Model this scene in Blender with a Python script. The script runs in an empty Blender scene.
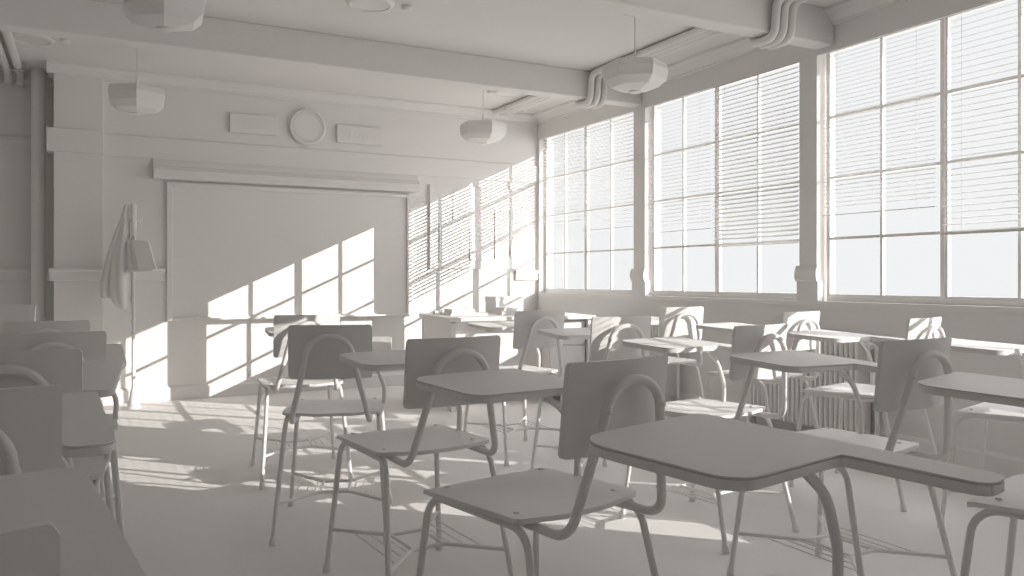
import bpy, bmesh, math, random
from mathutils import Vector, Matrix
random.seed(7)
PI = math.pi
S = bpy.context.scene
C = S.collection

# ------------------------------------------------------------------ materials
def clay(name, col=(.80, .785, .765), rough=.75, spec=.25, scale=60, bump=.02, var=.012):
    m = bpy.data.materials.new(name); m.use_nodes = True
    nt = m.node_tree; N = nt.nodes; L = nt.links
    b = N['Principled BSDF']
    b.inputs['Roughness'].default_value = rough
    b.inputs['Specular IOR Level'].default_value = spec
    tc = N.new('ShaderNodeTexCoord'); no = N.new('ShaderNodeTexNoise')
    no.inputs['Scale'].default_value = scale; no.inputs['Detail'].default_value = 4
    L.new(tc.outputs['Object'], no.inputs['Vector'])
    r = N.new('ShaderNodeValToRGB')
    r.color_ramp.elements[0].color = tuple(c*(1-var) for c in col)+(1,)
    r.color_ramp.elements[1].color = tuple(min(1, c*(1+var)) for c in col)+(1,)
    L.new(no.outputs['Fac'], r.inputs['Fac']); L.new(r.outputs['Color'], b.inputs['Base Color'])
    if bump:
        bp = N.new('ShaderNodeBump'); bp.inputs['Strength'].default_value = bump; bp.inputs['Distance'].default_value = .002
        L.new(no.outputs['Fac'], bp.inputs['Height']); L.new(bp.outputs['Normal'], b.inputs['Normal'])
    return m
COL = (.845, .828, .812)
M_wall = clay('matte_plaster', COL, .85, .1, 40, .015)
M_floor = clay('matte_floor', (.835, .815, .798), .7, .2, 14, .01)
M_wood = clay('painted_board', COL, .5, .35, 25, .01)
M_metal = clay('painted_tube', COL, .45, .4, 90, .005)
M_cloth = clay('woven_cloth', COL, .9, .1, 220, .06)
M_paper = clay('paper', (.85, .84, .825), .8, .1, 50, .01)
M_blind = clay('blind_slat', (.70, .695, .685), .6, .3, 30, 0)
M_lamp = clay('lamp_shade', COL, .5, .3, 40, 0)

def glass_mat():
    m = bpy.data.materials.new('clear_glass'); m.use_nodes = True
    nt = m.node_tree; N = nt.nodes; L = nt.links
    for n in list(N): N.remove(n)
    o = N.new('ShaderNodeOutputMaterial'); mx = N.new('ShaderNodeMixShader'); t = N.new('ShaderNodeBsdfTransparent'); g = N.new('ShaderNodeBsdfGlossy')
    t.inputs['Color'].default_value = (.985, .99, .99, 1); g.inputs['Roughness'].default_value = .02
    lw = N.new('ShaderNodeLayerWeight'); lw.inputs['Blend'].default_value = .15
    mp = N.new('ShaderNodeMath'); mp.operation = 'MULTIPLY'; mp.inputs[1].default_value = .15
    L.new(lw.outputs['Fresnel'], mp.inputs[0]); L.new(mp.outputs[0], mx.inputs['Fac'])
    L.new(t.outputs[0], mx.inputs[1]); L.new(g.outputs[0], mx.inputs[2]); L.new(mx.outputs[0], o.inputs['Surface'])
    return m
M_glass = glass_mat()

# ------------------------------------------------------------------ mesh helpers
def obj(name, bm, mat, parent=None, smooth=None, bevel=None):
    bmesh.ops.recalc_face_normals(bm, faces=bm.faces)
    me = bpy.data.meshes.new(name); bm.to_mesh(me); bm.free()
    me.materials.append(mat)
    o = bpy.data.objects.new(name, me); C.objects.link(o)
    if parent is not None: o.parent = parent
    if smooth is not None:
        for p in me.polygons: p.use_smooth = True
        try: me.set_sharp_from_angle(angle=math.radians(smooth))
        except Exception: pass
    if bevel:
        md = o.modifiers.new('bevel', 'BEVEL'); md.width = bevel; md.segments = 2; md.limit_method = 'ANGLE'; md.angle_limit = math.radians(40)
    return o
def tag(o, label, cat, group=None):
    o['label'] = label; o['category'] = cat
    if group: o['group'] = group
    return o
def thing(name, label, cat, loc=(0, 0, 0), rz=0, group=None):
    o = bpy.data.objects.new(name, None); C.objects.link(o); o.empty_display_size = .1
    o.location = loc; o.rotation_euler = (0, 0, rz)
    return tag(o, label, cat, group)
def struct(name, bm, mat, parent=None, **k):
    o = obj(name, bm, mat, parent, **k)
    if parent is None: o['kind'] = 'structure'
    return o
def box(bm, x0, x1, y0, y1, z0, z1, mtx=None):
    vs = [bm.verts.new((x, y, z)) for x in (x0, x1) for y in (y0, y1) for z in (z0, z1)]
    for f in ((0, 1, 3, 2), (4, 6, 7, 5), (0, 4, 5, 1), (2, 3, 7, 6), (0, 2, 6, 4), (1, 5, 7, 3)):
        bm.faces.new([vs[i] for i in f])
    if mtx is not None: bmesh.ops.transform(bm, matrix=mtx, verts=vs)
    return vs
def bx(*a): bm = bmesh.new(); box(bm, *a); return bm
def prism(bm, poly, z0, z1, fn=None):
    """extruded polygon; fn maps (x,y,z)->point"""
    fn = fn or (lambda x, y, z: (x, y, z))
    a = [bm.verts.new(fn(x, y, z0)) for x, y in poly]; b = [bm.verts.new(fn(x, y, z1)) for x, y in poly]
    n = len(poly)
    bm.faces.new(a[::-1]); bm.faces.new(b)
    for i in range(n): bm.faces.new((a[i], a[(i+1) % n], b[(i+1) % n], b[i]))
def fillet(poly, rad, n=6, closed=True):
    """round the corners of a 2D/3D polyline; rad: number or list"""
    P = [Vector(p) for p in poly]; out = []; N = len(P)
    for i, p in enumerate(P):
        r = rad[i] if isinstance(rad, (list, tuple)) else rad
        if (not closed and i in (0, N-1)) or r <= 0: out.append(p); continue
        a = P[i-1]-p; b = P[(i+1) % N]-p
        la, lb = a.length, b.length; a.normalize(); b.normalize()
        ang = a.angle(b)
        if ang > PI-.02: out.append(p); continue
        t = r/math.tan(ang/2); t = min(t, la*.49, lb*.49); rr = t*math.tan(ang/2)
        c = p+(a+b).normalized()*(rr/math.sin(ang/2))
        s = p+a*t-c; e = p+b*t-c; th = s.angle(e)
        for k in range(n+1):
            q = k/n
            v = (s*math.sin((1-q)*th)+e*math.sin(q*th))/math.sin(th) if th > 1e-4 else s
            out.append(c+v)
    return out
def tube(bm, pts, r, n=10, cap=True, closed=False):
    P = [Vector(p) for p in pts]
    Q = [P[0]]
    for p in P[1:]:
        if (p-Q[-1]).length > 1e-5: Q.append(p)
    P = Q; m = len(P)
    rad = r if isinstance(r, (list, tuple)) else [r]*m
    T = []
    for i in range(m):
        if closed: t = P[(i+1) % m]-P[i-1]
        else: t = P[min(i+1, m-1)]-P[max(i-1, 0)]
        T.append(t.normalized())
    up = Vector((0, 0, 1)) if abs(T[0].z) < .9 else Vector((0, 1, 0))
    nrm = (up-T[0]*up.dot(T[0])).normalized(); rings = []
    for i in range(m):
        if i:
            nrm = nrm-T[i]*nrm.dot(T[i]); nrm.normalize()
        bi = T[i].cross(nrm)
        rings.append([bm.verts.new(P[i]+(nrm*math.cos(2*PI*k/n)+bi*math.sin(2*PI*k/n))*rad[i]) for k in range(n)])
    for i in range(m if closed else m-1):
        a, b = rings[i], rings[(i+1) % m]
        for k in range(n): bm.faces.new((a[k], a[(k+1) % n], b[(k+1) % n], b[k]))
    if cap and not closed:
        bm.faces.new(rings[0][::-1]); bm.faces.new(rings[-1])
def lathe(bm, prof, c=(0, 0, 0), n=24, axis='z', rot=0):
    """prof: list of (radius, height)"""
    rings = []
    for r, h in prof:
        ring = []
        for k in range(n):
            a = 2*PI*k/n+rot
            p = (r*math.cos(a), r*math.sin(a), h)
            if axis == 'y': p = (p[0], -p[2], p[1])      # disc facing -Y
            ring.append(bm.verts.new((c[0]+p[0], c[1]+p[1], c[2]+p[2])))
        rings.append(ring)
    for i in range(len(rings)-1):
        for k in range(n): bm.faces.new((rings[i][k], rings[i][(k+1) % n], rings[i+1][(k+1) % n], rings[i+1][k]))
    bm.faces.new(rings[0][::-1]); bm.faces.new(rings[-1])
def extr_x(bm, prof, x0, x1):
    """profile in (y,z) run along X"""
    prism(bm, prof, x0, x1, lambda y, z, x: (x, y, z))
def extr_y(bm, prof, y0, y1):
    """profile in (x,z) run along Y"""
    prism(bm, prof, y0, y1, lambda x, z, y: (x, y, z))
def dup(root, loc, rz, label, group=None):
    r = root.copy(); C.objects.link(r); r.location = loc; r.rotation_euler = (0, 0, rz); r['label'] = label
    if group: r['group'] = group
    for ch in list(root.children):
        c = ch.copy(); C.objects.link(c); c.parent = r
        for gch in list(ch.children):
            d = gch.copy(); C.objects.link(d); d.parent = c
    return r

# ------------------------------------------------------------------ room dimensions (metres)
CAM_H = .9367
D = 6.735          # back wall face
W = 3.845          # window wall face
FR = 3.905         # window frame inner face
ZC = 2.495         # ceiling
XL = -1.45         # left wall
YR = -.75          # rear wall
D2 = 7.12          # recessed wall left of the pilaster
XP0, XP1 = -.196, .122
SILL, HEAD = .797, 2.262
HTOP = 2.318        # top of the recess behind the lintel
RAIL0, RAIL1 = .919, 1.014
MUL = [5.99, 4.317, 2.63, .95]      # mullion centres of the four windows
PIERS = [(5.055, 5.20), (3.39, 3.522), (1.72, 1.85), (.05, .18)]

# floor, ceiling
struct('floor', bx(XL-.1, 4.1, YR-.1, D2+.1, -.08, 0), M_floor)
struct('ceiling', bx(XL-.1, 4.1, YR-.1, D2+.1, ZC, ZC+.1), M_wall)
# back wall with the recess on its left
bm = bmesh.new(); box(bm, XP0, 4.0, D, D2+.1, 0, ZC); struct('wall_back', bm, M_wall)
bm = bmesh.new(); box(bm, XL-.1, XP0, D2, D2+.1, 0, ZC); struct('wall_recess', bm, M_wall)
struct('wall_left', bx(XL-.1, XL, YR, D2, 0, ZC), M_wall)
struct('wall_rear', bx(XL-.1, 4.0, YR-.1, YR, 0, ZC), M_wall)
# window wall: parapet, lintel, piers
bm = bmesh.new()
box(bm, W, 4.0, YR, D, 0, SILL)
box(bm, W, W+.014, YR, D, HEAD, ZC)          # lintel with a recess behind for the blinds
box(bm, W+.014, 3.955, YR, D, HTOP, ZC)
box(bm, 3.955, 4.0, YR, D, HTOP, ZC)
for i, (a, b) in enumerate(PIERS):
    ext = 0 if i < 3 else 0
    box(bm, W, 4.0, a, b, SILL, HEAD); box(bm, W+.014, 3.955, a, b, HEAD, HTOP)
box(bm, W, 4.0, 6.70, D, SILL, HEAD); box(bm, W+.014, 3.955, 6.70, D, HEAD, HTOP)
box(bm, W, 4.0, YR, PIERS[3][0], SILL, HEAD); box(bm, W+.014, 3.955, YR, PIERS[3][0], HEAD, HTOP)
struct('wall_right', bm, M_wall)

# unseen eave and its upstand, added to cut high sun at the window heads
struct('trim_90', bx(4.0, 5.16, YR, D+.1, 2.745, 2.85), M_wall)
struct('trim_91', bx(3.955, 4.0, YR, D+.1, ZC, 2.85), M_wall)
# trim ---------------------------------------------------------------
tn = [0]
def trim(bm, mat=None, **k):
    tn[0] += 1
    return struct('trim_%d' % tn[0], bm, mat or M_wall, **k)
# cornice round the room (profile: out-from-wall, z)
def corn_prof(o=0):
    return [(0, ZC), (.085+o, ZC), (.085+o, ZC-.018), (.055+o, ZC-.04), (.04+o, ZC-.06), (.02+o, ZC-.072), (.02+o, ZC-.088), (0, ZC-.088)]
bm = bmesh.new(); extr_x(bm, [(D-a, z) for a, z in corn_prof()], XP1, W); trim(bm)
bm = bmesh.new(); extr_y(bm, [(W-a, z) for a, z in corn_prof()], YR, D-.085); trim(bm)
bm = bmesh.new(); extr_x(bm, [(D2-a, z) for a, z in corn_prof()], XL, XP0); trim(bm)
# ceiling beams
for y0, y1 in ((5.09, 5.22), (3.265, 3.39), (1.44, 1.565)):
    bm = bmesh.new(); box(bm, XL, W, y0, y1, 2.293, ZC); trim(bm, bevel=.006)
# pilaster with its capital, band and rail
PY = D-.055
bm = bmesh.new(); box(bm, XP0, XP1, PY, D, 0, ZC); trim(bm, bevel=.004)
bm = bmesh.new()
cp = [(0, ZC), (.05, ZC), (.05, ZC-.02), (.028, ZC-.04), (.012, ZC-.075), (0, ZC-.08)]
extr_x(bm, [(PY-a, z) for a, z in cp], XP0-.045, XP1+.02)
box(bm, XP0-.04, XP0, PY, D+.2, ZC-.06, ZC)
trim(bm)
bm = bmesh.new(); box(bm, XP0-.045, XP1+.004, PY-.02, D+.05, 1.853, 2.024); trim(bm, bevel=.004)
# wall band above the board
bm = bmesh.new(); extr_x(bm, [(D, 1.853), (D-.014, 1.853), (D-.014, 2.012), (D-.006, 2.02), (D, 2.02)], XP1+.004, W); trim(bm)
# chair rails
def rail_prof():
    return [(0, RAIL0), (.012, RAIL0), (.022, RAIL0+.008), (.022, RAIL1-.03), (.034, RAIL1-.02), (.034, RAIL1), (0, RAIL1)]
bm = bmesh.new(); extr_x(bm, [(PY-a, z) for a, z in rail_prof()], XP0-.03, XP1+.022); trim(bm)
bm = bmesh.new(); extr_x(bm, [(D-a, z) for a, z in rail_prof()], XP1+.022, .548); trim(bm)
bm = bmesh.new(); extr_x(bm, [(D2-a, z) for a, z in rail_prof()], XL, XP0); trim(bm)
bm = bmesh.new(); extr_x(bm, [(D2, 1.985), (D2-.012, 1.985), (D2-.02, 2.0), (D2, 2.0)], XL, XP0); trim(bm)
bm = bmesh.new(); extr_x(bm, [(D-a, z) for a, z in rail_prof()], 3.60, W); trim(bm)
# baseboards
def base_prof(h=.108): return [(0, 0), (.02, 0), (.02, h-.018), (.012, h-.006), (.004, h), (0, h)]
bm = bmesh.new(); extr_x(bm, [(D-a, z) for a, z in base_prof()], XP1, W); struct('baseboard_back', bm, M_wall)
bm = bmesh.new(); extr_y(bm, [(W-a, z) for a, z in base_prof()], YR, D-.02); struct('baseboard_right', bm, M_wall)
bm = bmesh.new(); extr_x(bm, [(D2-a, z) for a, z in base_prof()], XL, XP0); struct('baseboard_recess', bm, M_wall)
bm = bmesh.new(); extr_y(bm, [(XL+a, z) for a, z in base_prof()], YR, D2); struct('baseboard_left', bm, M_wall)
bm = bmesh.new(); extr_x(bm, [(PY-a, z) for a, z in base_prof()], XP0, XP1+.02); trim(bm)
# window sill ledge, pier mouldings
bm = bmesh.new(); extr_y(bm, [(W-.012, SILL-.025), (W, SILL-.025), (W, SILL), (3.955, SILL), (3.955, SILL+.006), (W-.012, SILL+.006)], PIERS[3][1], 6.70); trim(bm, M_wood)
for a, b in PIERS[:3]:
    bm = bmesh.new()
    box(bm, W-.006, W+.05, a-.012, b+.016, SILL+.006, RAIL0)
    extr_y(bm, [(W-x*.5, z) for x, z in [(0, RAIL0), (.03, RAIL0), (.044, RAIL0+.012), (.05, RAIL0+.04), (.046, RAIL1-.03), (.03, RAIL1-.012), (.02, RAIL1), (0, RAIL1)]], a-.014, b+.018)
    trim(bm)

# ------------------------------------------------------------------ windows and blinds
def window(n, y0, y1, ym):
    o = bpy.data.objects.new('window_%d' % n, None); C.objects.link(o); o['kind'] = 'structure'
    o.location = (FR, ym, SILL)
    z0, z1 = SILL+.006, HTOP-.002
    fx0, fx1 = FR, FR+.032
    def part(name, bm, mat=M_wood, **k):
        bmesh.ops.translate(bm, verts=bm.verts, vec=(-FR, -ym, -SILL)); return obj(name, bm, mat, o, **k)
    bm = bmesh.new()
    box(bm, fx0, fx1, y0, y1, z0, z0+.03); box(bm, fx0, fx1, y0, y1, z1-.03, z1)
    box(bm, fx0, fx1, y0, y0+.014, z0+.03, z1-.03); box(bm, fx0, fx1, y1-.014, y1, z0+.03, z1-.03)
    part('frame', bm, bevel=.003)
    bm = bmesh.new(); box(bm, fx0-.004, fx1-.002, ym-.009, ym+.009, z0+.03, z1-.03); part('mullion', bm, bevel=.003)
    for a, b in ((y0+.014, ym-.009), (ym+.009, y1-.014)):
        bm = bmesh.new(); st = .012; za, zb = z0+.03, z1-.03
        box(bm, fx0+.003, fx1-.003, a, a+st, za, zb); box(bm, fx0+.003, fx1-.003, b-st, b, za, zb)
        box(bm, fx0+.003, fx1-.003, a+st, b-st, za, za+st); box(bm, fx0+.003, fx1-.003, a+st, b-st, zb-st, zb)
        sash = part('sash', bm, bevel=.002)
        bm = bmesh.new(); mx0, mx1 = fx0+.004, fx0+.026
        mid = (a+b)/2; box(bm, mx0, mx1, mid-.008, mid+.008, za+st, zb-st)
        for zz in (1.173, 1.534, 1.893):
            box(bm, mx0+.001, mx1-.001, a+st, mid-.008, zz-.008, zz+.008); box(bm, mx0+.001, mx1-.001, mid+.008, b-st, zz-.008, zz+.008)
        part('glazing_bar', bm)
        bm = bmesh.new(); box(bm, fx0+.013, fx0+.017, a+st, b-st, za+st, zb-st); part('pane', bm, M_glass)
    return o
OPEN = [(5.215, 6.695), (3.54, 5.045), (1.865, 3.375), (.195, 1.71)]
for i, (a, b) in enumerate(OPEN): window(i+1, a, b, MUL[i])

def blind(y0, y1, zb, pitch, tilt, label, depth=.022, rail=.005):
    t = thing('venetian_blind', label, 'blind', (3.873, (y0+y1)/2, HTOP-.003), 0, 'venetian blinds in the windows')
    h = (y1-y0)/2
    bm = bmesh.new(); box(bm, -.013, .024, -h, h, -.034, -.001); obj('headrail', bm, M_blind, t, bevel=.003)
    bm = bmesh.new(); z = -.05; zz = zb-HTOP+.003
    c, s = math.cos(tilt), math.sin(tilt)
    while z > zz+.03:
        # slightly bowed slat, inner (room side) edge lower when tilt > 0
        pr = [(-depth/2, 0), (0, .0008), (depth/2, 0), (depth/2, -.0006), (0, .0002), (-depth/2, -.0006)]
        extr_y(bm, [(x*c-q*s, z+x*s+q*c) for x, q in pr], -h+.004, h-.004)
        z -= pitch
    obj('slats', bm, M_blind, t)
    bm = bmesh.new(); box(bm, -.011, .011, -h+.003, h-.003, zz, zz+rail); obj('bottom_rail', bm, M_blind, t, bevel=.002)
    for yy in (-h*.7, h*.7):
        bm = bmesh.new(); tube(bm, [(-.0125, yy, -.03), (-.0125, yy, zz+.005)], .0008, 5); obj('ladder_cord', bm, M_blind, t)
    return t
T0 = math.radians(0); T1 = math.radians(20); T2 = math.radians(26)
specs = [  # window index, near/far half, bottom z, pitch, tilt, label
 (0, 1, 1.455, .031, T0, 'raised slatted blind in the window next to the noticeboard corner, left half'),
 (0, 0, 1.353, .031, T0, 'slatted blind in the farthest window, half beside the narrow pier'),
 (1, 1, 1.285, .028, T1, 'open horizontal blind in the middle window, left half with thin slats'),
 (1, 0, 1.155, .0293, T2, 'tilted grey-looking blind in the middle window, right half with thick slats'),
 (2, 1, 1.305, .0245, T1, 'open blind in the nearest visible window, left half, hanging shorter'),
 (2, 0, 1.158, .031, T1, 'open blind at the right edge of the photo with a heavy bottom rail'),
 (3, 1, 1.30, .026, math.radians(-50), 'closed blind in the window outside the right edge of the photo'),
 (3, 0, 1.25, .026, T1, 'half lowered blind in the window beyond the right edge of the photo'),
]
for w, half, zb, pt, tl, lab in specs:
    a, b = OPEN[w]; m = MUL[w]
    blind(*((m+.014, b-.008) if half else (a+.008, m-.014)), zb, pt, tl, lab, .040 if tl == T2 else .031 if w == 0 or tl < 0 else .021, .014 if (w, half) == (2, 0) else .005)

# ------------------------------------------------------------------ the writing-tablet chair
def make_chair(label):
    t = thing('tablet_chair', label, 'school chair', (0, 0, 0), 0, 'tablet-arm school chairs')
    # seat: rounded, slightly dished board
    bm = bmesh.new()
    out = fillet([(-.184, .227), (.184, .227), (.183, -.130), (.06, -.152), (-.06, -.152), (-.183, -.130)], [.02, .02, .02, .1, .1, .02], 5)
    cx, cy = 0, .04
    def sz(x, y):
        return .450-.010*max(0, 1-(x/.19)**2)*max(0, 1-((y+.03)/.2)**2)-.016*max(0, (y-.15)/.08)**2
    rings = []
    for f in (1, .8, .55, .3, .12):
        rings.append([(cx+(p.x-cx)*f, cy+(p.y-cy)*f) for p in out])
    top = [[bm.verts.new((x, y, sz(x, y))) for x, y in r] for r in rings]
    bot = [[bm.verts.new((x, y, sz(x, y)-.011)) for x, y in r] for r in rings]
    n = len(out)
    for lay in (top, bot):
        for i in range(len(lay)-1):
            for k in range(n): bm.faces.new((lay[i][k], lay[i][(k+1) % n], lay[i+1][(k+1) % n], lay[i+1][k]))
        bm.faces.new(lay[-1])
    for k in range(n): bm.faces.new((top[0][k], top[0][(k+1) % n], bot[0][(k+1) % n], bot[0][k]))
    seat = obj('seat', bm, M_wood, t, smooth=35)
    for sx in (-1, 1):
        for yy in (.17, -.085):
            bm = bmesh.new(); lathe(bm, [(.0065, 0), (.0065, .002), (.004, .0035)], (sx*.145, yy, sz(sx*.145, yy)), 10); obj('bolt', bm, M_metal, seat, smooth=40)
    # backrest: bowed board, leaning back
    bm = bmesh.new(); nx, nz = 12, 6; hw = .1465; zb, zt = .581, .773; rc = .010
    def bp(u, v, off):
        x = u*hw; z = zb+(zt-zb)*v
        e = max(0, (abs(u)*hw-(hw-rc)))
        # round the corners a little
        lim = rc-math.sqrt(max(0, rc*rc-e*e))
        z = min(max(z, zb+lim), zt-lim)
        y = -.2265-.0215*v-.020*(1-u*u)
        return (x, y-off, z)
    us = [-1, -.97, -.93]+[-.93+1.86*i/(nx) for i in range(1, nx)]+[.93, .97, 1]
    g = [[[bm.verts.new(bp(u, v/nz, off)) for u in us] for v in range(nz+1)] for off in (0, -.011)]
    m = len(us)
    for s in (0, 1):
        for v in range(nz):
            for i in range(m-1): bm.faces.new((g[s][v][i], g[s][v][i+1], g[s][v+1][i+1], g[s][v+1][i]))
    for v in range(nz):
        for i in (0, m-1): bm.faces.new((g[0][v][i], g[0][v+1][i], g[1][v+1][i], g[1][v][i]))
    for i in range(m-1):
        for v in (0, nz): bm.faces.new((g[0][v][i], g[0][v][i+1], g[1][v][i+1], g[1][v][i]))
    back = obj('backrest', bm, M_wood, t, smooth=35)
    # arch tube behind the backrest, running down and forward under the seat
    R = .0102
    right = [(.133, .16, .4265), (.133, -.125, .4265), (.137, -.238, .4265), (.084, -.2795, .650)]
    arch = [(.081*math.cos(a), -.2785-.006*math.sin(a)-.002, .661+.074*math.sin(a)) for a in [PI*k/14 for k in range(15)]]
    fr = fillet(right, [0, .02, .05, .0], 6, closed=False)
    pts = [Vector(p) for p in fr[:-1]]+[Vector(p) for p in arch]+[Vector((-p.x, p.y, p.z)) for p in fr[:-1][::-1]]
    bm = bmesh.new(); tube(bm, pts, R, 12); bf = obj('back_frame', bm, M_metal, t, smooth=40)
    for sx in (-1, 1):
        bm = bmesh.new(); lathe(bm, [(.006, 0), (.006, .003), (.0035, .005)], (sx*.079, -.2905, .677), 10, 'y'); obj('bolt', bm, M_metal, bf, smooth=40)
    # leg frames (left and right inverted U)
    for s in (-1, 1):
        P = [(s*.2005, .2565, .004), (s*.172, .205, .427), (s*.166, .15, .4265), (s*.166, -.08, .4265), (s*.172, -.15, .427), (s*.198, -.247, .004)]
        P = [(s*.2005, .2565, .004), (s*.166, .212, .4265), (s*.166, -.145, .4265), (s*.198, -.247, .004)]
        bm = bmesh.new(); tube(bm, fillet(P, [0, .062, .062, 0], 8, closed=False), .0088, 12); lf = obj('leg_frame', bm, M_metal, t, smooth=40)
        for i in (0, 3):
            q = Vector(P[i]); d = (Vector(P[1 if i == 0 else 2])-q).normalized()
            bm = bmesh.new(); tube(bm, [q-Vector((0, 0, .004)), q+d*.008, q+d*.022, q+d*.026], [.0125, .0125, .0112, .0095], 12); obj('foot_cap', bm, M_metal, lf, smooth=40)
    # book rack: front and rear rails bent towards the middle, two side rails, thin rods
    zr = .138
    def lerp(a, b, f): return tuple(a[i]+(b[i]-a[i])*f for i in range(3))
    fl = [(-.189, .240, zr), (-.052, .088, zr), (.052, .088, zr), (.189, .240, zr)]
    rl = [(-.187, -.214, zr), (-.052, -.072, zr), (.052, -.072, zr), (.187, -.214, zr)]
    bm = bmesh.new()
    for pl in (fl, rl): tube(bm, fillet(pl, [0, .05, .05, 0], 5, closed=False), .0062, 8)
    for i in (1, 2): tube(bm, [Vector(fl[i])+Vector((0, .006, 0)), Vector(rl[i])-Vector((0, .006, 0))], .005, 8)
    rack = obj('book_rack', bm, M_metal, t, smooth=40)
    for s in ((0, 1), (3, 2)):
        for f in (.35, .62, .84):
            a = lerp(fl[s[0]], fl[s[1]], f); b = lerp(rl[s[0]], rl[s[1]], f)
            bm = bmesh.new(); tube(bm, [a, b], .0022, 6); obj('rack_rod', bm, M_metal, rack)
    # writing tablet on the right arm
    tp = [(-.142, .361), (.210, .364), (.208, -.150), (.128, -.150), (.125, .052), (-.138, .067)]
    rr = [.068, .022, .030, .030, .012, .052]
    base = fillet(tp, rr, 8)
    ctr = Vector((.02, .2))
    def inset(d):
        n = len(base); o = []
        for i, p in enumerate(base):
            tg = (base[(i+1) % n]-base[i-1]).normalized(); o.append((p.x+tg.y*d if False else p.x-tg.y*(-d) if False else p.x, p.y))
        res = []
        area = sum(base[i].x*base[(i+1) % n].y-base[(i+1) % n].x*base[i].y for i in range(n))
        sg = 1 if area > 0 else -1
        for i, p in enumerate(base):
            tg = (base[(i+1) % n]-base[i-1]).normalized(); nrm = Vector((-tg.y, tg.x))*sg
            res.append((p.x+nrm.x*d, p.y+nrm.y*d))
        return res
    z1 = .674
    tilt = lambda x, y, z: (x, y, z+.0486*(y-.1))
    bm = bmesh.new()
    prism(bm, inset(.004), z1-.020, z1-.0175, tilt); prism(bm, [(p.x, p.y) for p in base], z1-.0175, z1-.0042, tilt); prism(bm, inset(.0035), z1-.0042, z1-.0026, tilt)
    tab = obj('writing_tablet', bm, M_wood, t)
    bm = bmesh.new(); prism(bm, inset(.0008), z1-.0026, z1, tilt); obj('laminate_top', bm, M_wood, tab)
    # tube that carries the tablet: out from under it, down outside the seat, back under the seat
    sp = [(.075, .075, .6545), (.146, .075, .605), (.184, .075, .51), (.181, .075, .4265), (.13, .075, .4268)]
    bm = bmesh.new(); tube(bm, fillet(sp, [0, .12, .08, .045, 0], 7, closed=False), .0086, 12); obj('tablet_support', bm, M_metal, t, smooth=40)
    bm = bmesh.new(); prism(bm, [(.06, .075), (.11, .075), (.11, .125), (.06, .125)], z1-.024, z1-.020, tilt); obj('mounting_plate', bm, M_metal, t)
    return t
CH = [  # x, y, rotation, label
 (-0.186, 0.855, 0.105, 'nearest chair of the left column, backrest top and tablet filling the bottom left corner'),
 (-0.187, 1.668, 0.040, 'left column chair whose backrest is cut by the photo edge behind the corner tablet'),
 (-0.131, 2.402, -0.080, 'third chair from the camera in the left column'),
 (-0.085, 3.085, 0.000, 'fourth chair from the camera in the left column, behind the farthest one'),
 (-0.129, 3.859, 0.008, 'farthest chair of the left column, its arch just showing before the wall pipe'),
 (0.922, 0.730, 0.360, 'chair with the huge tablet in the right foreground, its backrest out of frame'),
 (0.925, 1.600, 0.192, 'centre foreground chair with whole seat and backrest seen from behind'),
 (0.900, 2.313, 0.066, 'second nearest whole chair, shaded, left of the centre foreground chair'),
 (0.852, 3.054, -0.349, 'chair with a square shaded backrest covering the sunlit chair under the chalkboard'),
 (0.920, 3.913, -0.109, 'half sunlit chair under the chalkboard, covered by a shaded square backrest'),
 (2.057, 3.826, 0.019, 'chair right in front of the teacher desk'),
 (2.075, 3.105, -0.085, 'chair with a sunlit arch, one row behind the chair at the teacher desk'),
 (2.095, 2.363, 0.139, 'chair with a brightly sunlit seat, right of the centre foreground backrest'),
 (2.001, 1.670, 0.015, 'shaded chair at the right with its backrest before the radiator end'),
 (1.974, 0.951, 0.274, 'chair cut by the right edge, its shaded tablet before the lit window seats'),
 (3.078, 3.905, -0.101, 'farthest chair of the window column, with a sunlit backrest'),
 (3.116, 3.107, 0.117, 'second farthest chair of the window column, before the ribbed radiator'),
 (3.061, 2.414, 0.195, 'chair whose small sunlit backrest peeps over a shaded backrest at the right'),
 (3.108, 1.733, 0.255, 'nearest chair of the window column, lit tablet and seat at the right edge'),
 (-0.545, 5.780, 2.290, 'pale chair facing the room at the far left under the wall pipe'),
]
first = None; made = []
for x, y, r, lab in CH:
    if first is None:
        o = first = make_chair(lab); first.location = (x, y, 0); first.rotation_euler = (0, 0, r)
    else:
        o = dup(first, (x, y, 0), r, lab)
    made.append((o, x, y, r, lab))
# on three chairs the tablet is swung a little on its arm
for o, x, y, r, lab in made:
    for key, tp in (('huge tablet', (.904, .762, .26)), ('tablet filling the bottom left', (-.163, .833, .127)), ('backrest is cut', (-.168, 1.647, .046))):
        if key in lab:
            q = Matrix.Translation((tp[0], tp[1], 0)) @ Matrix.Rotation(tp[2], 4, 'Z')
            p = Matrix.Translation((x, y, 0)) @ Matrix.Rotation(r, 4, 'Z')
            for c in o.children:
                if c.name.startswith(('writing_tablet', 'mounting_plate')): c.matrix_local = p.inverted() @ q
                if key == 'huge tablet' and c.name.startswith('tablet_support'): c.matrix_local = p.inverted() @ q @ Matrix.Translation((-.022, 0, 0))

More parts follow.
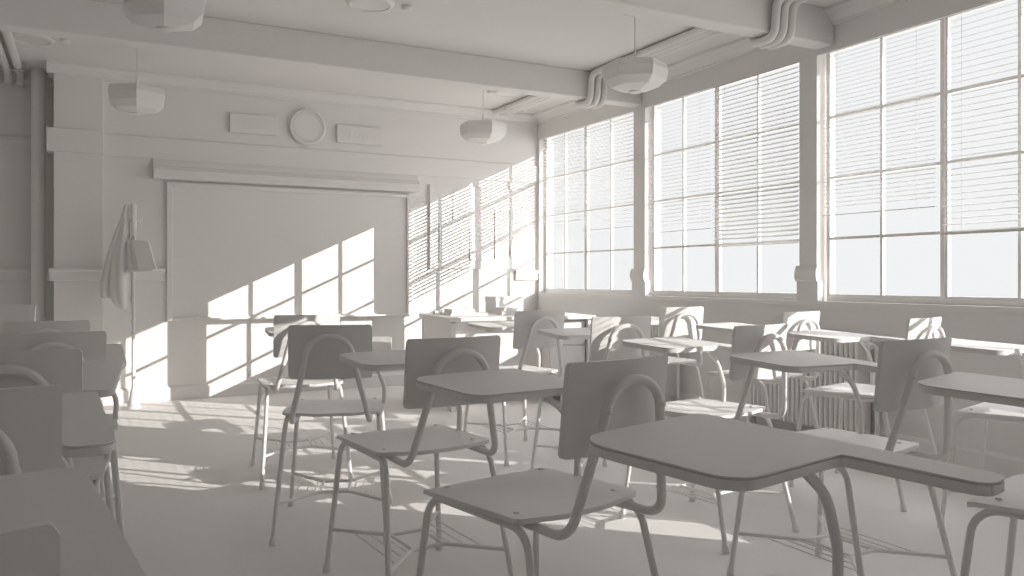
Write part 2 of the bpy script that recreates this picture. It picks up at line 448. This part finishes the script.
# ------------------------------------------------------------------ chalkboard
bx0, bx1, bz0, bz1 = .558, 2.555, .612, 1.680
t = thing('chalkboard', 'wide framed chalkboard on the back wall, crossed by slanting window light', 'chalkboard', ((bx0+bx1)/2, D, bz0))
def cb(name, bm, **k):
    bmesh.ops.translate(bm, verts=bm.verts, vec=(-(bx0+bx1)/2, -D, -bz0)); return obj(name, bm, M_wood, t, **k)
bm = bmesh.new(); box(bm, bx0+.035, bx1-.035, D-.012, D-.001, bz0+.02, bz1-.03); cb('writing_surface', bm)
bm = bmesh.new()
for a, b, c, d_ in ((bx0, bx0+.04, bz0, bz1), (bx1-.045, bx1, bz0, bz1), (bx0+.04, bx1-.045, bz1-.035, bz1), (bx0+.04, bx1-.045, bz0, bz0+.025)):
    box(bm, a, b, D-.030, D-.001, c, d_)
cb('frame', bm, bevel=.003)
bm = bmesh.new(); extr_x(bm, [(D-.030, bz0+.004), (D-.095, bz0+.004), (D-.095, bz0+.018), (D-.088, bz0+.018), (D-.088, bz0+.010), (D-.030, bz0+.012)], bx0+.2, bx1-.2); cb('chalk_tray', bm)
bm = bmesh.new()
extr_x(bm, [(D-.001, 1.698), (D-.084, 1.698), (D-.088, 1.702), (D-.088, 1.733), (D-.096, 1.737), (D-.096, 1.764), (D-.07, 1.772), (D-.06, 1.79), (D-.04, 1.80), (D-.03, 1.825), (D-.0145, 1.852), (D-.001, 1.852)], .463, 2.61)
tag(obj('moulded_shelf', bm, M_wood), 'long moulded shelf fixed to the wall above the chalkboard', 'shelf')

# clock and two relief name plates
t = thing('wall_clock', 'round wall clock between two rectangular plates above the chalkboard', 'clock', (1.637, D, 2.194))
bm = bmesh.new(); lathe(bm, [(.135, .001), (.150, .008), (.150, .030), (.143, .038), (.128, .038), (.122, .030)], (0, 0, 0), 48, 'y'); obj('case', bm, M_wood, t, smooth=30)
bm = bmesh.new(); lathe(bm, [(.121, .030), (.119, .036), (.108, .036), (.104, .0315), (.10, .034)], (0, 0, 0), 48, 'y'); obj('dial', bm, M_wood, t, smooth=30)
def plate(x0, x1, z0, z1, label, strokes):
    t = thing('wall_plate', label, 'sign', (x0, D, z0))
    w, h = x1-x0, z1-z0
    bm = bmesh.new(); box(bm, 0, w, -.030, -.001, 0, h); obj('panel', bm, M_wood, t, bevel=.003)
    for (xa, za, xb, zb) in strokes:
        bm = bmesh.new()
        a = Vector((xa*w, -.0303, za*h)); b = Vector((xb*w, -.0303, zb*h)); d = (b-a).normalized(); n = Vector((-d.z, 0, d.x))*.004
        q = [a+n, b+n, b-n, a-n]; vs = [bm.verts.new(p) for p in q]+[bm.verts.new(p+Vector((0, -.0016, 0))) for p in q]
        for f in ((0, 1, 2, 3), (7, 6, 5, 4), (0, 4, 5, 1), (1, 5, 6, 2), (2, 6, 7, 3), (3, 7, 4, 0)): bm.faces.new([vs[i] for i in f])
        obj('relief_stroke', bm, M_wood, t)
plate(1.020, 1.385, 2.100, 2.252, 'left rectangular relief plate above the chalkboard, left of the clock',
      [(.16, .3, .16, .75), (.22, .3, .34, .75), (.22, .75, .34, .3), (.41, .3, .41, .75), (.41, .75, .52, .75), (.52, .3, .52, .75), (.41, .3, .52, .3), (.58, .75, .58, .3), (.58, .3, .68, .3), (.68, .3, .68, .75), (.75, .3, .75, .75)])
plate(1.884, 2.275, 2.086, 2.238, 'right rectangular relief plate above the chalkboard, right of the clock',
      [(.12, .3, .12, .75), (.2, .3, .31, .3), (.2, .75, .31, .75), (.31, .75, .31, .55), (.31, .55, .2, .3), (.4, .3, .4, .75), (.5, .3, .5, .75), (.4, .5, .5, .5), (.58, .3, .66, .75), (.66, .3, .72, .65), (.80, .65, .92, .65), (.86, .65, .86, .25)])

# ------------------------------------------------------------------ noticeboard with curled papers
tag_b = thing('noticeboard', 'large flat noticeboard in the sunlit corner right of the chalkboard', 'noticeboard', (2.74, D, 1.028))
bm = bmesh.new(); box(bm, 0, .98, -.014, -.001, 0, .745); obj('panel', bm, M_wood, tag_b)
bm = bmesh.new(); box(bm, -.012, 0, -.024, -.001, -.002, .75); obj('edge_strip', bm, M_wood, tag_b)
def sheet(x0, x1, z0, z1, label, curl):
    w, h = x1-x0, z1-z0; nx, nz = 10, 12
    bm = bmesh.new(); rows = []
    for s in (0, .0012):
        g = []
        for j in range(nz+1):
            r = []
            for i in range(nx+1):
                u, v = i/nx, j/nz
                bl = max(0, (.45-(u+v))/.45)*curl[0]; br = max(0, (.5-((1-u)+v))/.5)*curl[1]
                ed = max(0, (.12-u)/.12)*curl[2]+max(0, (.10-v)/.10)*curl[3]
                k = bl**2+br**2+ed**2*.6
                r.append(bm.verts.new((u*w, -.002-s-.022*k, v*h+.012*(bl**2+br**2))))
            g.append(r)
        rows.append(g)
    for g in rows:
        for j in range(nz):
            for i in range(nx): bm.faces.new((g[j][i], g[j][i+1], g[j+1][i+1], g[j+1][i]))
    a, b = rows
    for j in range(nz):
        for i in (0, nx): bm.faces.new((a[j][i], a[j+1][i], b[j+1][i], b[j][i]))
    for i in range(nx):
        for j in (0, nz): bm.faces.new((a[j][i], a[j][i+1], b[j][i+1], b[j][i]))
    o = obj('paper_sheet', bm, M_paper, smooth=60); o.location = (x0, D-.014, z0)
    return tag(o, label, 'paper', 'papers pinned to the noticeboard')
sheet(2.82, 2.93, 1.09, 1.42, 'narrow paper sheet near the left edge of the noticeboard', (.3, .2, .45, .0))
sheet(2.955, 3.10, 1.47, 1.74, 'upper paper sheet on the left half of the noticeboard', (.6, .15, .2, .1))
sheet(3.12, 3.28, 1.10, 1.40, 'low paper sheet with curled bottom edge in the middle of the noticeboard', (.8, .6, .1, .3))
sheet(3.38, 3.50, 1.12, 1.56, 'tall paper sheet right of the middle of the noticeboard, left edge lifted', (.3, .3, .6, .2))
sheet(3.54, 3.67, 1.14, 1.58, 'paper sheet on the noticeboard with a big folded lower left corner', (1.0, .5, .1, .1))

# ------------------------------------------------------------------ ceiling lamps
def make_lamp(label):
    t = thing('pendant_lamp', label, 'ceiling lamp', (0, 0, 0), 0, 'hexagonal pendant lamps')
    zt = -.303
    bm = bmesh.new(); lathe(bm, [(.030, -.0005), (.030, -.012), (.058, -.014), (.056, -.020), (.02, -.028), (.008, -.032)], (0, 0, 0), 20); obj('canopy', bm, M_metal, t, smooth=40)
    bm = bmesh.new(); tube(bm, [(0, 0, -.02), (0, 0, zt+.06)], .0042, 8); tube(bm, [(0, 0, zt+.065), (0, 0, zt)], [.0095, .0095], 10); obj('rod', bm, M_metal, t, smooth=40)
    bm = bmesh.new()
    lathe(bm, [(.06, zt), (.184, zt-.002), (.194, zt-.042), (.184, zt-.098), (.140, zt-.138), (.05, zt-.160)], (0, 0, 0), 6, rot=-PI/2-math.radians(4)); sh = obj('shade', bm, M_lamp, t, bevel=.004)
    bm = bmesh.new(); lathe(bm, [(.034, zt-.152), (.034, zt-.166), (.028, zt-.170)], (0, 0, 0), 18); obj('bottom_cap', bm, M_metal, t, smooth=40)
    return t
LP = [(.307, 5.88, 'hexagonal pendant lamp near the pilaster, over the left of the chalkboard'),
      (2.85, 5.88, 'hexagonal pendant lamp above the noticeboard corner, smallest in the photo'),
      (2.845, 3.835, 'hexagonal pendant lamp before the bent ceiling pipes, hanging by the windows'),
      (.307, 3.835, 'hexagonal pendant lamp cut by the top edge at the upper left')]
l0 = None
for x, y, lab in LP:
    if l0 is None: l0 = make_lamp(lab); l0.location = (x, y, ZC)
    else: dup(l0, (x, y, ZC), 0, lab)

# round ceiling discs with a small knob
def ceil_disc(x, y, kx, ky, label):
    t = thing('ceiling_speaker', label, 'ceiling speaker', (x, y, ZC), 0, 'round ceiling discs')
    bm = bmesh.new(); lathe(bm, [(.135, -.0005), (.135, -.006), (.125, -.016), (.112, -.018), (.108, -.012), (.06, -.010)], (0, 0, 0), 36); obj('rim', bm, M_metal, t, smooth=40)
    t2 = thing('smoke_detector', label.replace('ceiling disc', 'smoke detector knob').replace('round ', 'small '), 'smoke detector', (kx, ky, ZC), 0, 'small ceiling detectors')
    bm = bmesh.new(); lathe(bm, [(.032, -.0005), (.032, -.014), (.02, -.024)], (0, 0, 0), 20); obj('housing', bm, M_metal, t2, smooth=40)
ceil_disc(-.301, 6.07, -.112, 6.02, 'round ceiling disc at the upper left beside the pilaster')
ceil_disc(1.426, 4.40, 1.63, 4.36, 'round ceiling disc at the top edge of the photo between the beams')
ceil_disc(3.13, 5.96, 2.98, 6.0, 'round ceiling disc near the far lamp and the pipes')

# ------------------------------------------------------------------ pipes
PX = [3.345, 3.405, 3.465]
zp = ZC-.028; zl = 2.293-.03; r = .0235
BE = ((5.09, 5.22), (3.265, 3.39), (1.44, 1.565))
for i, x in enumerate(PX):
    pts = [(x, D-.09, zp)]
    for a, b in BE:
        g = .045
        pts += [(x, b+g, zp), (x, b+g*.6, zl), (x, a-g*.6, zl), (x, a-g, zp)]
    pts += [(x, .2, zp)]
    bm = bmesh.new(); tube(bm, fillet(pts, [0]+[.06]*12+[0], 6, closed=False), r, 12)
    lab = ['ceiling pipe bending under the beams, farthest from the windows', 'middle one of three ceiling pipes bending under the beams', 'ceiling pipe bending under the beams, nearest the windows'][i]
    tag(obj('ceiling_pipe', bm, M_metal, smooth=40), lab, 'pipe', 'ceiling pipes by the windows')
bm = bmesh.new(); box(bm, 3.31, 3.50, 6.40, 6.42, ZC-.056, ZC-.0522); box(bm, 3.31, 3.317, 6.40, 6.42, ZC-.0522, ZC-.0005); box(bm, 3.493, 3.50, 6.40, 6.42, ZC-.0522, ZC-.0005)
tag(obj('pipe_clamp', bm, M_metal), 'thin strap holding the three ceiling pipes near the far right corner', 'pipe clamp')
for i, x in enumerate((-.425, -.50, -.575)):
    bm = bmesh.new(); tube(bm, fillet([(x, 5.45, zp-.002), (x, 7.05, zp-.002), (x, 7.05, 2.385)], [0, .05, 0], 6, closed=False), .027, 12)
    tag(obj('ceiling_pipe', bm, M_metal, smooth=40), ['right one', 'middle one', 'left one'][i]+' of the ceiling pipes turning down at the upper left edge', 'pipe', 'ceiling pipes at the upper left')
bm = bmesh.new(); box(bm, -.62, -.385, 6.80, 6.815, ZC-.062, ZC-.0575); box(bm, -.39, -.385, 6.80, 6.815, ZC-.0575, ZC-.0005); box(bm, -.62, -.615, 6.80, 6.815, ZC-.0575, ZC-.0005)
tag(obj('pipe_clamp', bm, M_metal), 'strap across the ceiling pipes at the upper left edge', 'pipe clamp')
t = thing('wall_pipe', 'tall vertical pipe standing beside the pilaster at the far left', 'pipe', (-.303, 6.95, 0))
bm = bmesh.new(); tube(bm, [(0, 0, 0), (0, 0, ZC)], .047, 20); obj('tube', bm, M_metal, t, smooth=40)
bm = bmesh.new(); lathe(bm, [(.06, 0), (.06, .015), (.048, .03)], (0, 0, 0), 24); obj('floor_collar', bm, M_metal, t, smooth=40)

# ------------------------------------------------------------------ radiators
def make_radiator(label, n=26):
    t = thing('radiator', label, 'radiator', (0, 0, 0), 0, 'ribbed radiators under the windows')
    P = .0345; L = n*P
    for k in range(n):
        y = -L/2+(k+.5)*P
        bm = bmesh.new()
        sec = fillet([(-.055, -.0125), (.055, -.0125), (.055, .0125), (-.055, .0125)], .010, 3)
        prism(bm, [(p.x, p.y+y) for p in sec], .085, .600)
        obj('column', bm, M_metal, t, smooth=40)
    for z in (.11, .575):
        bm = bmesh.new(); tube(bm, [(0, -L/2-.01, z), (0, L/2+.01, z)], .021, 12); obj('header_tube', bm, M_metal, t, smooth=40)
    for s in (-1, 1):
        bm = bmesh.new(); box(bm, -.03, .03, s*(L/2-.05)-.012, s*(L/2-.05)+.012, 0, .086); obj('foot', bm, M_metal, t)
    # valve and feed pipe at the near end
    bm = bmesh.new(); tube(bm, fillet([(0, -L/2-.005, .575), (0, -L/2-.075, .575), (0, -L/2-.075, 0)], [0, .03, 0], 6, closed=False), .012, 10); obj('feed_pipe', bm, M_metal, t, smooth=40)
    bm = bmesh.new(); tube(bm, [(-.012, -L/2-.055, .575), (-.02, -L/2-.055, .575), (-.05, -L/2-.055, .575), (-.056, -L/2-.055, .575)], [.014, .021, .021, .016], 14); obj('valve_knob', bm, M_metal, t, smooth=40)
    return t
R0 = make_radiator('ribbed radiator under the nearest window, right of the sunlit seat'); R0.location = (3.755, 3.43, 0)
dup(R0, (3.755, 5.07, 0), 0, 'ribbed radiator below the farthest pier, mostly hidden behind chair backs')

# ------------------------------------------------------------------ teacher desk and what lies on it
dx0, dx1, dy0, dy1, dz = 2.275, 3.43, 5.20, 6.03, .660
t = thing('teacher_desk', 'panelled teacher desk in the sunny corner, cluttered with papers and boxes', 'desk', (2.262, 5.215, 0), -.115)
dw, dd = dx1-dx0, dy1-dy0
bm = bmesh.new(); box(bm, 0, dw, 0, dd, dz-.028, dz); obj('desktop', bm, M_wood, t, bevel=.003)
for xa in (.022, dw-.054):
    bm = bmesh.new(); box(bm, xa, xa+.032, .06, dd-.03, .035, dz-.028); obj('side_panel', bm, M_wood, t, bevel=.002)
for xa in (.018, dw-.058):
    for ya in (.02, dd-.06):
        bm = bmesh.new(); box(bm, xa, xa+.04, ya, ya+.04, 0, dz-.028); obj('leg', bm, M_wood, t, bevel=.003)
bm = bmesh.new(); box(bm, .054, dw-.36, .20, .218, .09, dz-.028); obj('modesty_panel', bm, M_wood, t)
bm = bmesh.new(); box(bm, dw-.36, dw-.06, .065, dd-.06, .06, dz-.028); ped = obj('drawer_pedestal', bm, M_wood, t, bevel=.002)
for k in range(3):
    bm = bmesh.new(); box(bm, dw-.352, dw-.068, .053, .0648, .072+k*.185, .072+k*.185+.176); dr = obj('drawer_front', bm, M_wood, ped, bevel=.002)
bm = bmesh.new(); box(bm, .015, .10, .0, .10, 0, .03); obj('foot_block', bm, M_wood, t, bevel=.004)
# box with a slot
t = thing('storage_box', 'open-slotted storage box standing on the teacher desk', 'box', (2.875, 5.70, dz), -.06)
bm = bmesh.new(); box(bm, 0, .24, 0, .22, 0, .13); obj('body', bm, M_paper, t, bevel=.004)
bm = bmesh.new(); box(bm, -.003, .243, -.003, .223, .098, .133); obj('lid', bm, M_paper, t, bevel=.003)
bm = bmesh.new(); box(bm, .07, .15, -.006, -.0028, .070, .078); obj('slot_trim', bm, M_wood, t)
def stack(x, y, rz, w, d, hs, name, label, cat, group, z0=dz):
    z = z0
    for i, h in enumerate(hs):
        bm = bmesh.new(); box(bm, -w/2, w/2, -d/2, d/2, 0, h)
        o = obj(name, bm, M_paper, bevel=min(.002, h*.3)); o.location = (x+random.uniform(-.006, .006), y+random.uniform(-.006, .006), z); o.rotation_euler = (0, 0, rz+random.uniform(-.12, .12))
        tag(o, label[i], cat, group); z += h
def book(x, y, z, rz, w, d, h, label):
    t = thing('closed_book', label, 'book', (x, y, z), rz, 'books lying on the teacher desk')
    bm = bmesh.new(); box(bm, -w/2+.004, w/2-.004, -d/2+.004, d/2-.004, .0025, h-.0025); obj('page_block', bm, M_paper, t)
    bm = bmesh.new(); box(bm, -w/2, w/2, -d/2, d/2, 0, .0025); box(bm, -w/2, w/2, -d/2, d/2, h-.0025, h); box(bm, -w/2, -w/2+.003, -d/2, d/2, .0025, h-.0025); obj('cover', bm, M_wood, t)
book(2.56, 5.62, dz, -.05, .30, .24, .016, 'wide thin book on the left of the teacher desk, under another book')
book(2.525, 5.62, dz+.016, -.10, .185, .20, .030, 'book on the left of the teacher desk, on top of a wider one')
stack(2.345, 5.29, -.1, .10, .13, [.004], 'paper_sheet', ['loose paper at the near left corner of the teacher desk, catching the sun'], 'paper', 'loose papers on the desk')
stack(2.77, 5.76, -.2, .12, .14, [.006, .004], 'paper_sheet', ['lower loose paper left of the storage box on the teacher desk', 'upper loose paper left of the storage box on the teacher desk'], 'paper', 'loose papers on the desk')
stack(2.86, 5.50, -.1, .12, .18, [.02, .014, .014, .008], 'paper_bundle', ['paper bundle at the bottom of the pile before the storage box', 'second paper bundle up in the pile before the storage box', 'third paper bundle up in the pile before the storage box', 'topmost paper bundle of the pile before the storage box'], 'papers', 'paper bundles piled on the desk')
t = thing('stapler', 'small stapler on the far left of the teacher desk', 'stapler', (2.447, 5.83, dz), .3)
bm = bmesh.new(); box(bm, -.055, .055, -.016, .016, 0, .010); obj('base', bm, M_metal, t, bevel=.003)
bm = bmesh.new(); prism(bm, [(-.055, .010), (.055, .014), (.055, .028), (.02, .034), (-.055, .026)], -.012, .012, lambda x, z, y: (x, y, z)); obj('arm', bm, M_metal, t, bevel=.003)

# ------------------------------------------------------------------ coat stand, coat, satchel
cx, cy = .313, 6.43
t = thing('coat_stand', 'slim turned coat stand between the pilaster and the chalkboard', 'coat stand', (cx, cy, 0))
bm = bmesh.new(); lathe(bm, [(.048, 0), (.048, .012), (.040, .02), (.044, .03), (.036, .045), (.030, .07), (.022, .115), (.019, .13), (.022, .135), (.016, .145)], (0, 0, 0), 24); obj('base', bm, M_metal, t, smooth=35)
bm = bmesh.new(); lathe(bm, [(.0135, .145), (.0125, .53), (.018, .535), (.018, .55), (.0125, .56), (.0125, .62), (.016, .625), (.016, .64), (.0115, .65), (.0115, 1.2), (.017, 1.21), (.017, 1.25), (.021, 1.33), (.019, 1.4), (.021, 1.43), (.019, 1.47), (.010, 1.482)], (0, 0, 0), 20); obj('pole', bm, M_metal, t, smooth=35)
for a in (.4, 2.5, 4.6):
    bm = bmesh.new(); c, s = math.cos(a), math.sin(a)
    tube(bm, fillet([(.01*c, .01*s, 1.36), (.055*c, .055*s, 1.33), (.065*c, .065*s, 1.40)], [0, .02, 0], 5, closed=False), .0055, 8); obj('hook', bm, M_metal, t, smooth=40)
# coat: hangs from the left hook, folded cloth with a sleeve
rt = Vector((math.cos(.4871), -math.sin(.4871), 0)); fw = Vector((math.sin(.4871), math.cos(.4871), 0))
t = thing('hanging_coat', 'long coat hanging on the left side of the coat stand', 'coat', (cx, cy, .72))
def cloth(prof, seed, folds, amp):
    """prof: (height, centre along right, half width, depth)"""
    bm = bmesh.new(); n = 40; rings = []
    for h, c0, hw, dp in prof:
        ring = []
        for k in range(n):
            a = 2*PI*k/n
            m = 1+amp*math.sin(a*folds+seed+h*1.5)*min(1, (prof[0][0]-h)*3+.1)
            p = rt*(c0+hw*math.cos(a)*m)+fw*(dp*math.sin(a)*m)
            ring.append(bm.verts.new((p.x, p.y, h)))
        rings.append(ring)
    for i in range(len(rings)-1):
        for k in range(n): bm.faces.new((rings[i][k], rings[i][(k+1) % n], rings[i+1][(k+1) % n], rings[i+1][k]))
    bm.faces.new(rings[0]); bm.faces.new(rings[-1][::-1])
    return bm
bm = cloth([(.735, -.046, .008, .012), (.70, -.05, .014, .022), (.62, -.058, .026, .035), (.52, -.066, .038, .048), (.40, -.080, .056, .064), (.28, -.086, .068, .072), (.15, -.090, .073, .074), (.05, -.082, .062, .066), (.0, -.068, .034, .048), (-.008, -.06, .012, .02)], .5, 5, .13)
obj('body', bm, M_cloth, t, smooth=70)
bm = cloth([(.72, -.062, .010, .014), (.66, -.074, .018, .02), (.55, -.102, .034, .036), (.42, -.132, .044, .044), (.30, -.160, .052, .050), (.18, -.182, .056, .052), (.09, -.186, .052, .050), (.070, -.178, .03, .034)], 1.7, 4, .12)
obj('sleeve', bm, M_cloth, t, smooth=70)
bm = cloth([(.75, -.05, .010, .02), (.735, -.05, .018, .026), (.69, -.055, .024, .034), (.66, -.058, .022, .034)], 0, 3, .05)
obj('collar', bm, M_cloth, t, smooth=70)
# satchel on the right
t = thing('satchel', 'open leather-like satchel hung on the right side of the coat stand', 'bag', (cx, cy, .99))
def pt(r, f, z): p = rt*r+fw*f; return (p.x, p.y, z)
def slab(quad, th):
    """quad of (right, forward, z) thickened along forward"""
    bm = bmesh.new(); a = [bm.verts.new(pt(r, f, z)) for r, f, z in quad]; b = [bm.verts.new(pt(r+th*.35, f+th, z)) for r, f, z in quad]
    bm.faces.new(a); bm.faces.new(b[::-1])
    for i in range(4): bm.faces.new((a[i], a[(i+1) % 4], b[(i+1) % 4], b[i]))
    return bm
obj('front_flap', slab([(.012, -.05, .228), (.118, -.03, .215), (.196, -.075, .012), (.085, -.105, .006)], .008), M_cloth, t, bevel=.002)
obj('divider', slab([(-.005, -.045, .225), (.012, -.048, .223), (.082, -.098, .015), (.048, -.09, .008)], .006), M_cloth, t, bevel=.002)
obj('side_gusset', slab([(-.035, -.035, .222), (-.012, -.042, .222), (.042, -.088, .008), (.0, -.075, .0)], .006), M_cloth, t, bevel=.002)
obj('back_panel', slab([(-.040, -.028, .222), (.11, .0, .213), (.186, -.05, .01), (-.03, -.05, .0)], .008), M_cloth, t, bevel=.002)
obj('base_panel', slab([(-.03, -.06, .012), (.168, -.07, .018), (.168, -.07, .0), (-.03, -.06, -.008)], .03), M_cloth, t, bevel=.002)
bm = bmesh.new(); tube(bm, [pt(-.010, -.040, .215), pt(-.006, -.030, .245), pt(.006, -.018, .262), pt(.020, -.022, .245), pt(.026, -.036, .215)], .005, 8); obj('strap', bm, M_cloth, t, smooth=50)

# ------------------------------------------------------------------ light
sd = Vector((-.981, 1.0, -.455)).normalized()
sun = bpy.data.lights.new('sun', 'SUN'); sun.energy = 2.2; sun.color = (1, .955, .90); sun.angle = math.radians(.12)
so = bpy.data.objects.new('sun', sun); C.objects.link(so); so.rotation_euler = sd.to_track_quat('-Z', 'Y').to_euler(); so.location = (8, -4, 6)
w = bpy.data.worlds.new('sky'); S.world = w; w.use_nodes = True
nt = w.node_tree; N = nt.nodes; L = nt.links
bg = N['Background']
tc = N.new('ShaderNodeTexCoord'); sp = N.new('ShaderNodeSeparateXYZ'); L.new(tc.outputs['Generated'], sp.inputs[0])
def skyramp(stops):
    r = N.new('ShaderNodeValToRGB'); cr = r.color_ramp
    while len(cr.elements) > 2: cr.elements.remove(cr.elements[-1])
    for i, (p, c) in enumerate(stops):
        e = cr.elements[i] if i < 2 else cr.elements.new(p)
        e.position = p; e.color = c
    return r
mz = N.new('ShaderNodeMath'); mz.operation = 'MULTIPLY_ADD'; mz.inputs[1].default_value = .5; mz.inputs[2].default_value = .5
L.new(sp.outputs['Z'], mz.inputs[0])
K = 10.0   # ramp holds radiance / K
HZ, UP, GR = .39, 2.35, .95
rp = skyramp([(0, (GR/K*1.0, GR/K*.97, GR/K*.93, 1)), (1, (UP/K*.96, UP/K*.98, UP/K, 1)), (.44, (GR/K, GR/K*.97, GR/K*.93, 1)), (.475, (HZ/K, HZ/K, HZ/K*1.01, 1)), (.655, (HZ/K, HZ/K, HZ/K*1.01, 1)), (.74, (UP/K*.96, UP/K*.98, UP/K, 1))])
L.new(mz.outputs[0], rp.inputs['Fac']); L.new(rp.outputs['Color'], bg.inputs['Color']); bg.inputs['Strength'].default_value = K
# hazy glow of the sky round the sun
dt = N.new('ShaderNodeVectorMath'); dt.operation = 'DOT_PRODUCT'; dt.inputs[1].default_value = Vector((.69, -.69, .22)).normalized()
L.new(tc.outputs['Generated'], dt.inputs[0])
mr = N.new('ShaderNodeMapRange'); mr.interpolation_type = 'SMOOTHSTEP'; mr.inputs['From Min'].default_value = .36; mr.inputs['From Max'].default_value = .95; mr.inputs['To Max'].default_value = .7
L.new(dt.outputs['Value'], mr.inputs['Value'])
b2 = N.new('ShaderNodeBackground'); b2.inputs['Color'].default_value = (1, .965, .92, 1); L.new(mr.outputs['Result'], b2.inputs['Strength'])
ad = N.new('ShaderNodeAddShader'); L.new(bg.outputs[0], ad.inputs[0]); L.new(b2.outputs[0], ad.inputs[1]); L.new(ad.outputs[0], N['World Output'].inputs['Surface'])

# sampling portals in the four window openings (they give no light of their own; they tell the renderer where the sky comes in)
for (a, b) in OPEN:
    al = bpy.data.lights.new('window_portal', 'AREA'); al.shape = 'RECTANGLE'; al.size = HTOP-SILL; al.size_y = b-a; al.cycles.is_portal = True
    ao = bpy.data.objects.new('window_portal', al); C.objects.link(ao); ao.location = (3.965, (a+b)/2, (SILL+HTOP)/2); ao.rotation_euler = (0, PI/2, 0)

# ------------------------------------------------------------------ camera
cam = bpy.data.cameras.new('camera'); co = bpy.data.objects.new('camera', cam); C.objects.link(co)
co.location = (0, 0, CAM_H); co.rotation_euler = (PI/2, 0, -.4871)
cam.sensor_fit = 'HORIZONTAL'; cam.sensor_width = 36; cam.lens = 36*807.1/1024
cam.shift_y = (278.56-288)/1024; cam.clip_start = .02
S.camera = co
S.cycles.diffuse_bounces = 5; S.cycles.max_bounces = 16; S.cycles.use_adaptive_sampling = False; S.cycles.denoising_prefilter = 'ACCURATE'; S.cycles.use_light_tree = False
vs = S.view_settings; vs.view_transform = 'Standard'; vs.look = 'None'; vs.gamma = 1; vs.exposure = 1.225; vs.use_curve_mapping = False
